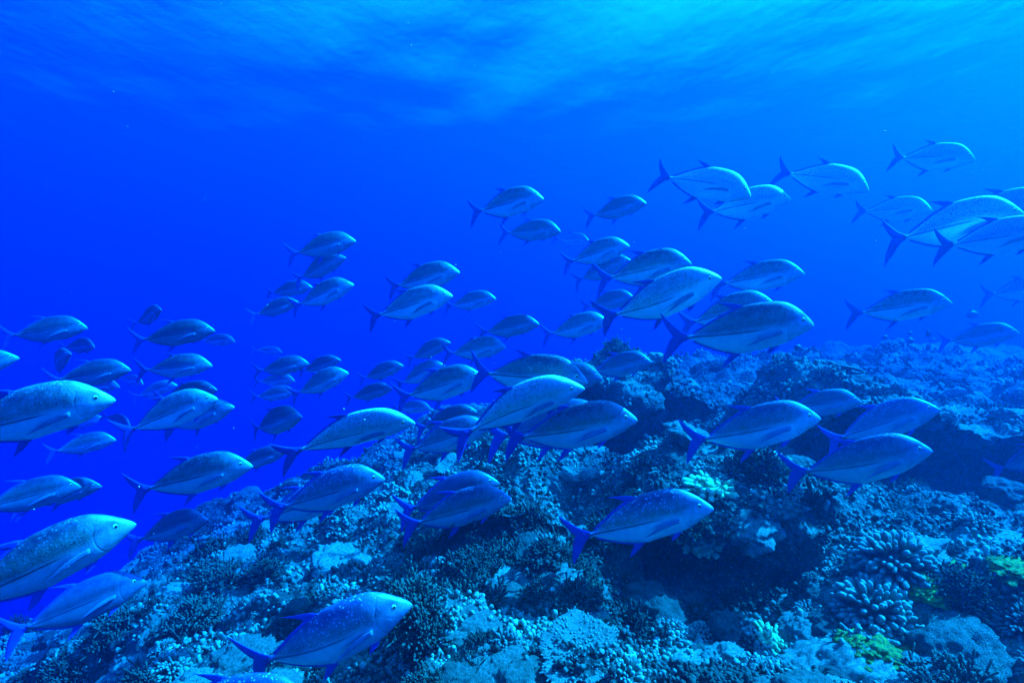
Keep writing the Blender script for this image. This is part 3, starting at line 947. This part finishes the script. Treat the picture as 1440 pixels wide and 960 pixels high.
def plate(n_nub=420, seed=1):
    """table coral: wavy disc on a stalk, set with short branchlets"""
    nr, na = 10, 56
    V, F = [], []
    def rim(a): return 1 + 0.16 * math.sin(2 * a + seed) + 0.10 * math.sin(5 * a + 2 * seed) + 0.05 * math.sin(11 * a)
    for side in (0, 1):
        for i in range(nr):
            t = i / (nr - 1)
            for j in range(na):
                a = 2 * math.pi * j / na
                R = t * rim(a)
                z = 0.10 * t * t + 0.05 * t * math.sin(3 * a + seed) - (0.05 * (1 - t * 0.75) + 0.30 * max(0, 0.35 - t) if side else 0)
                V.append((R * math.cos(a), R * math.sin(a), z))
    N = nr * na
    for i in range(nr - 1):
        for j in range(na):
            k = (j + 1) % na
            F.append((i * na + j, (i + 1) * na + j, (i + 1) * na + k, i * na + k))
            F.append((N + i * na + k, N + (i + 1) * na + k, N + (i + 1) * na + j, N + i * na + j))
    for j in range(na):
        k = (j + 1) % na
        F.append(((nr - 1) * na + j, N + (nr - 1) * na + j, N + (nr - 1) * na + k, (nr - 1) * na + k))
    V = np.array(V)
    t = np.sqrt(rng.random(n_nub)); a = rng.random(n_nub) * 2 * math.pi
    R = t * np.array([rim(q) for q in a])
    P0 = np.stack([R * np.cos(a), R * np.sin(a), 0.10 * t * t + 0.05 * t * np.sin(3 * a + seed) - 0.02], -1)
    out = np.stack([np.cos(a) * t, np.sin(a) * t, 0.9 - 0.5 * t], -1)
    P1 = P0 + (out + 0.25 * rng.standard_normal((n_nub, 3))) * 0.085
    V2, F2, T2 = branches(P0, P1, np.full(n_nub, 0.030), np.full(n_nub, 0.024), 4, 1.1, 0.4)
    # stalk
    sV, sF, sT = branches(np.array([[0, 0, -0.55]]), np.array([[0.03, 0, -0.02]]), np.array([0.30]), np.array([0.34]), 6, 1.0)
    o1, o2 = len(V), len(V) + len(V2)
    me = mesh_from('plate_coral', np.concatenate([V, V2, sV]), F + [tuple(f) for f in (F2 + o1).tolist()] + [tuple(f) for f in (sF + o2).tolist()], M_PLATE)
    set_tip(me, np.r_[np.zeros(len(V)), T2, np.zeros(len(sV))])
    return me

PROTO_C = {
    'knob': [knobby(260, 0.75, 0.048), knobby(200, 0.85, 0.056), knobby(340, 0.6, 0.040), knobby(160, 0.9, 0.062)],
    'bush': [bushy(90, 26), bushy(80, 30), bushy(110, 24)],
    'pale': [lumpy('soft_coral', M_PALE, 5, 0.42, 2.1, 0.24, 7.5, 0.55, 3), lumpy('soft_coral', M_PALE, 5, 0.36, 2.8, 0.22, 9.0, 0.62, 11), lumpy('soft_coral', M_PALE, 5, 0.50, 1.7, 0.26, 6.5, 0.5, 23)],
    'mound': [lumpy('mound_coral', M_MOUND, 5, 0.16, 1.6, 0.16, 6.0, 0.75, 5), lumpy('mound_coral', M_MOUND, 5, 0.20, 2.2, 0.14, 8.0, 0.7, 17)],
    'plate': [plate(420, 1), plate(380, 2.3)],
    'green': [knobby(80, 0.5, 0.09, M_GREEN, 0.6), knobby(95, 0.45, 0.08, M_GREEN, 0.65)],
    'yellow': [lumpy('yellow_coral', M_YELLOW, 5, 0.55, 2.6, 0.34, 7.0, 0.38, 31), lumpy('yellow_coral', M_YELLOW, 5, 0.60, 2.2, 0.36, 8.0, 0.34, 37)],
}
NAMES = {'knob': ('knobby_coral', 'coral'), 'bush': ('bushy_coral', 'bushy growth'), 'pale': ('soft_coral', 'soft coral'), 'mound': ('mound_coral', 'coral'),
         'plate': ('plate_coral', 'plate coral'), 'green': ('leaf_coral', 'coral'), 'yellow': ('yellow_coral', 'coral')}

def ground_at(x, y):
    hit = REEF.ray_cast(Vector((x, y, 3.0)), Vector((0, 0, -1)))
    return (hit[0], hit[1]) if hit[0] is not None else (None, None)

def put_coral(kind, pos, nrm, size, label, group=None, sink=0.15, lean=0.6, flat=1.0):
    me = PROTO_C[kind][rng.integers(len(PROTO_C[kind]))]
    nm, cat = NAMES[kind]
    o = obj(nm, me)
    up = (Vector((0, 0, 1)) * (1 - lean) + nrm * lean + Vector(rng.normal(0, 0.08, 3))).normalized()
    q = up.to_track_quat('Z', 'Y').to_matrix() @ Matrix.Rotation(rng.random() * 6.283, 3, 'Z')
    M = q.to_4x4() @ Matrix.Diagonal((size, size * (0.85 + 0.3 * rng.random()), size * flat * (0.85 + 0.3 * rng.random()), 1))
    M.translation = pos - up * (sink * size)
    o.matrix_world = M
    tag(o, label, cat, group)
    return o

# the colonies that stand out in the photograph: kind, photo pixel, size in metres, label
def on_reef(px, py):
    d = ray(px, py).normalized()
    h = REEF.ray_cast(Vector((0, 0, 0)), d)
    return h[0], h[1]
HERO = [
 ('plate', 812, 912, .17, 'pale table coral with ragged rim jutting over a dark gap', .0),
 ('yellow', 1228, 914, .11, 'bright yellow green leafy coral among round blue lobes', .1),
 ('yellow', 1305, 822, .11, 'dull yellow green coral patch under the dark bush', .1),
 ('yellow', 1425, 797, .10, 'yellow green streak of coral by the frame edge on pale rubble', .1),
 ('yellow', 1370, 815, .08, 'small yellowish coral tuft beside the dark bush', .1),
 ('green', 985, 762, .15, 'mint green leafy coral beneath the clearest trevally belly', .05),
 ('green', 1000, 684, .18, 'pale green leafy coral just ahead of the clearest trevally', .05),
 ('yellow', 1190, 900, .06, 'mossy yellow spot at the edge of the bright yellow green coral', .1),
 ('yellow', 1345, 800, .07, 'faint yellow coral spot up the slope behind the dark bush', .1),
 ('yellow', 1400, 850, .06, 'small olive coral tuft low at the frame edge beneath the yellow streak', .1),
 ('yellow', 1270, 925, .08, 'little yellow coral patch touching the ribbed mound coral', .1),
 ('green', 1085, 900, .12, 'greenish curled coral lobe beside dark bushes near the bottom', .05),
 ('mound', 1335, 905, .19, 'large ribbed mound coral with a smooth pale shoulder near the lower corner', .25),
 ('mound', 735, 950, .11, 'small pale round coral head at the bottom edge below the table coral', .25),
 ('mound', 720, 845, .13, 'round pebbly coral head on the pale soft coral bank', .25),
 ('knob', 1225, 858, .18, 'wide cauliflower coral with many blunt tips above the bright yellow coral', .15),
 ('knob', 1255, 785, .21, 'grey finger coral thicket on the slope over the cauliflower coral', .15),
 ('knob', 775, 775, .13, 'rounded knobby coral under the open blue tail of the clearest trevally', .15),
 ('mound', 920, 865, .20, 'smooth domed coral at the foot of the dark hollow', .25),
 ('bush', 590, 890, .22, 'dark bush right by the snout of the lowest speckled trevally', .05),
 ('bush', 740, 740, .22, 'dark feathery bush between the grey trevally and the clearest one', .05),
 ('bush', 275, 890, .25, 'broad blurry dark bush low on the pale rubble slope', .05),
 ('bush', 375, 815, .20, 'dark bush halfway up the pale rubble slope', .05),
 ('bush', 1350, 835, .17, 'dark bush standing between yellow green corals', .05),
 ('bush', 1045, 860, .19, 'dark bush at the lower lip of the dark hollow', .05),
 ('bush', 600, 780, .18, 'dark bush below the blue tail of the grey trevally', .05),
]
taken = []
for kind, px, py, size, label, sink in HERO:
    p, n = on_reef(px, py)
    if p is None: continue
    put_coral(kind, p, n, size, label, None, sink, 0.35)
    taken.append((p.x, p.y, size))

# tall outcrop and ledge boulders: rocks encrusted with coral, standing on the reef
def boulder(name, label, loc, dims, seed, sub=5):
    V, F = ICO[sub]
    r = 1 + 0.30 * fbm(V[:, 0] * 1.2 + seed, V[:, 1] * 1.2, V[:, 2] * 1.2, oct=3, seed=seed)
    w, rv = worley(V[:, 0] * 3 + seed, V[:, 1] * 3, V[:, 2] * 3, seed=seed)
    w2, rv2 = worley(V[:, 0] * 8 + seed, V[:, 1] * 8, V[:, 2] * 8, seed=seed + 1)
    r = r + 0.20 * (0.55 - w) * (0.5 + rv) + 0.10 * (0.55 - w2) * (0.5 + rv2)
    P = V * r[:, None]
    P[:, :2] *= (1 + 0.30 * np.clip(P[:, 2:3], -0.8, 0.8))           # wider above: an overhang all round
    P = P * np.array(dims)
    o = obj(name, mesh_from(name, P, F, M_REEF))
    o.location = loc
    tag(o, label, 'coral rock')
    return BVHTree.FromPolygons([tuple(v) for v in (P + np.array(loc)).tolist()], F.tolist())
rocks = []
p = ray(868, 562) * 6.4
rocks.append(boulder('coral_outcrop', 'tall mushroom shaped coral outcrop rising over the reef skyline', (p.x, p.y, p.z), (0.55, 0.5, 0.48), 3))
p = ray(1060, 556) * 8.4
rocks.append(boulder('coral_outcrop', 'broad low coral outcrop on the far skyline', (p.x, p.y, p.z), (0.75, 0.6, 0.40), 9))
p = ray(1235, 540) * 8.6
rocks.append(boulder('coral_outcrop', 'lumpy coral outcrop with a knob on top along the far crest', (p.x, p.y, p.z), (0.6, 0.5, 0.42), 14))
p = ray(1400, 566) * 7.6
rocks.append(boulder('coral_outcrop', 'big dark coral outcrop forming the crest at the frame edge', (p.x, p.y, p.z), (1.1, 0.7, 0.55), 21))

# many colonies over the reef
BANK = [(640, 830, .20), (700, 818, .22), (760, 838, .20), (815, 862, .16), (565, 838, .16), (655, 880, .15), (1170, 940, .20), (1090, 928, .17), (1300, 950, .17), (1140, 890, .14),
        (480, 790, .17), (335, 785, .17), (255, 835, .18), (440, 905, .16), (120, 880, .18), (180, 930, .17), (350, 935, .15), (700, 930, .13), (960, 930, .15), (1390, 760, .2), (1420, 900, .15), (1060, 735, .14)]
GROUPS = {
 'knob': 'knobby coral heads over the reef', 'pale': 'pale soft corals over the reef', 'bush': 'dark bushes over the reef', 'mound': 'mound corals over the reef', 'plate': 'small plate corals over the reef'}
LABELS = {
 'knob': 'small knobby branching coral head growing among many on the reef',
 'pale': 'powdery pale blue lump of soft coral on the reef slope',
 'bush': 'small dark bushy tuft growing among pale corals on the reef',
 'mound': 'small rounded boulder coral wedged among other corals on the reef',
 'plate': 'small flat plate coral on a short stalk on the reef crest'}
WANT = {'knob': 230, 'pale': 290, 'bush': 230, 'mound': 90, 'plate': 14}
SIZE = {'knob': (.045, .13), 'pale': (.05, .14), 'bush': (.09, .24), 'mound': (.06, .16), 'plate': (.07, .13)}
def scatter():
    for kind, want in WANT.items():
        got = tries = 0
        while got < want and tries < want * 40:
            tries += 1
            a = rng.uniform(-50, 50); r = 1.7 * (10.5 / 1.7) ** (rng.random() ** 0.8)
            x, y = r * math.sin(math.radians(a)), r * math.cos(math.radians(a))
            k = float(fbm(np.array([x * 0.9]), np.array([y * 0.9]), oct=2, seed=101 if kind == 'pale' else 140 if kind == 'bush' else 170)[0])
            if kind in ('pale', 'bush') and k < rng.uniform(-0.2, 0.35): continue
            if kind == 'bush' and x > 1.0 and rng.random() < 0.6: continue
            if kind == 'pale' and x > 1.2 and y > 3.5 and rng.random() < 0.5: continue
            if any((x - tx) ** 2 + (y - ty) ** 2 < (s * 0.9) ** 2 for tx, ty, s in taken): continue
            tree = REEF
            pos = None
            for t in rocks:
                h = t.ray_cast(Vector((x, y, 3)), Vector((0, 0, -1)))
                if h[0] is not None and (pos is None or h[0].z > pos.z): pos, n = h[0], h[1]
            g, gn = ground_at(x, y)
            if g is None: continue
            if pos is None or g.z > pos.z: pos, n = g, gn
            if n.z < 0.25: continue
            lo, hi = SIZE[kind]
            s = (lo + (hi - lo) * rng.random() ** 1.6) * (0.75 + 0.07 * r)
            put_coral(kind, pos, n, s, LABELS[kind], GROUPS[kind], 0.2 if kind != 'plate' else -0.2, 0.6)
            if kind != 'bush' and rng.random() < 0.35: taken.append((x, y, s))
            got += 1
scatter()
for px, py, size in BANK:
    p, n = on_reef(px, py)
    if p is not None: put_coral('pale', p, n, size, LABELS['pale'], GROUPS['pale'], 0.25, 0.5, 0.8)

# the encrusting cover between them: knobs and fingers past counting, one mesh
def cover():
    Vs, Fs, Ts, base = [], [], [], 0
    n = 34000
    a = np.radians(rng.uniform(-54, 54, n)); r = 1.5 * (11.5 / 1.5) ** (rng.random(n) ** 0.85)
    x, y = r * np.sin(a), r * np.cos(a)
    k = fbm(x * 1.6, y * 1.6, oct=3, seed=210)
    keep = k > rng.uniform(-1.3, 0.45, n)
    x, y, r, k = x[keep], y[keep], r[keep], k[keep]
    P, N = [], []
    ok = np.ones(len(x), bool)
    for i in range(len(x)):
        best = None
        for t in [REEF] + rocks:
            h = t.ray_cast(Vector((x[i], y[i], 3)), Vector((0, 0, -1)))
            if h[0] is not None and (best is None or h[0].z > best[0].z): best = h
        if best is None or best[1].z < 0.1: ok[i] = False; continue
        P.append(best[0][:]); N.append(best[1][:])
    P, N, r, k = np.array(P), np.array(N), r[ok], k[ok]
    m = len(P)
    # each spot is a little cluster of three or four stubs
    c = 6
    P = np.repeat(P, c, 0); N = np.repeat(N, c, 0); r = np.repeat(r, c)
    sz = np.repeat(0.004 + 0.012 * rng.random(m) ** 2.5, c) * (0.7 + 0.09 * r)
    D = N * 0.7 + np.array([0, 0, 0.4]) + 0.55 * rng.standard_normal((m * c, 3))
    D /= np.linalg.norm(D, axis=1, keepdims=True)
    off = rng.standard_normal((m * c, 3)) * sz[:, None] * 2.0
    off -= N * (off * N).sum(1, keepdims=True)
    P0 = P + off - N * sz[:, None] * 0.6
    P1 = P + off + D * (sz * (0.7 + 3.0 * rng.random(m * c) ** 2))[:, None]
    V, F, T = branches(P0, P1, sz * 0.8, sz * (0.6 + 0.5 * rng.random(m * c)), 6, 1.1, 0.3)
    amt = np.repeat(rng.random(m) ** 1.5, c * 30)
    pt = P[::c]
    tone = 0.5 + 0.75 * fbm(pt[:, 0] * 2.4, pt[:, 1] * 2.4, oct=3, seed=330) + 0.25 * rng.standard_normal(m) - 0.12 * np.clip(pt[:, 0], -1.5, 1.5)
    me = mesh_from('reef_cover', V, F, M_COVER)
    set_tip(me, T * amt * np.clip(np.repeat(tone, c * 30), 0.15, 1))
    a_ = me.attributes.new('tone', 'FLOAT', 'POINT'); a_.data.foreach_set('value', np.repeat(tone, c * 30).astype(np.float32))
    o = obj('reef_cover', me)
    tag(o, 'crust of tiny coral knobs and fingers covering the reef', 'coral cover', kind='stuff')
cover()

# drifting specks in the water
def specks():
    v, f = ICO[1]
    n = 170
    a = np.radians(rng.uniform(-46, 46, n)); r = 0.9 + 4.5 * rng.random(n) ** 1.3
    P = np.stack([r * np.sin(a), r * np.cos(a), rng.uniform(-0.75, 0.6, n) * r], -1)
    z = np.array([(ground_at(p[0], p[1])[0] or Vector((0, 0, -9))).z for p in P])
    P = P[P[:, 2] > z + 0.05]
    sz = 0.0007 + 0.0011 * rng.random(len(P)) ** 2
    V = (v[None] * sz[:, None, None] + P[:, None]).reshape(-1, 3)
    F = (f[None] + (np.arange(len(P)) * len(v))[:, None, None]).reshape(-1, 3)
    o = obj('drifting_specks', mesh_from('drifting_specks', V, F, mat_simple('speck', (0.5, 0.55, 0.5), 0.8, 0.2)))
    tag(o, 'fine pale specks drifting in the open water', 'specks', kind='stuff')
specks()
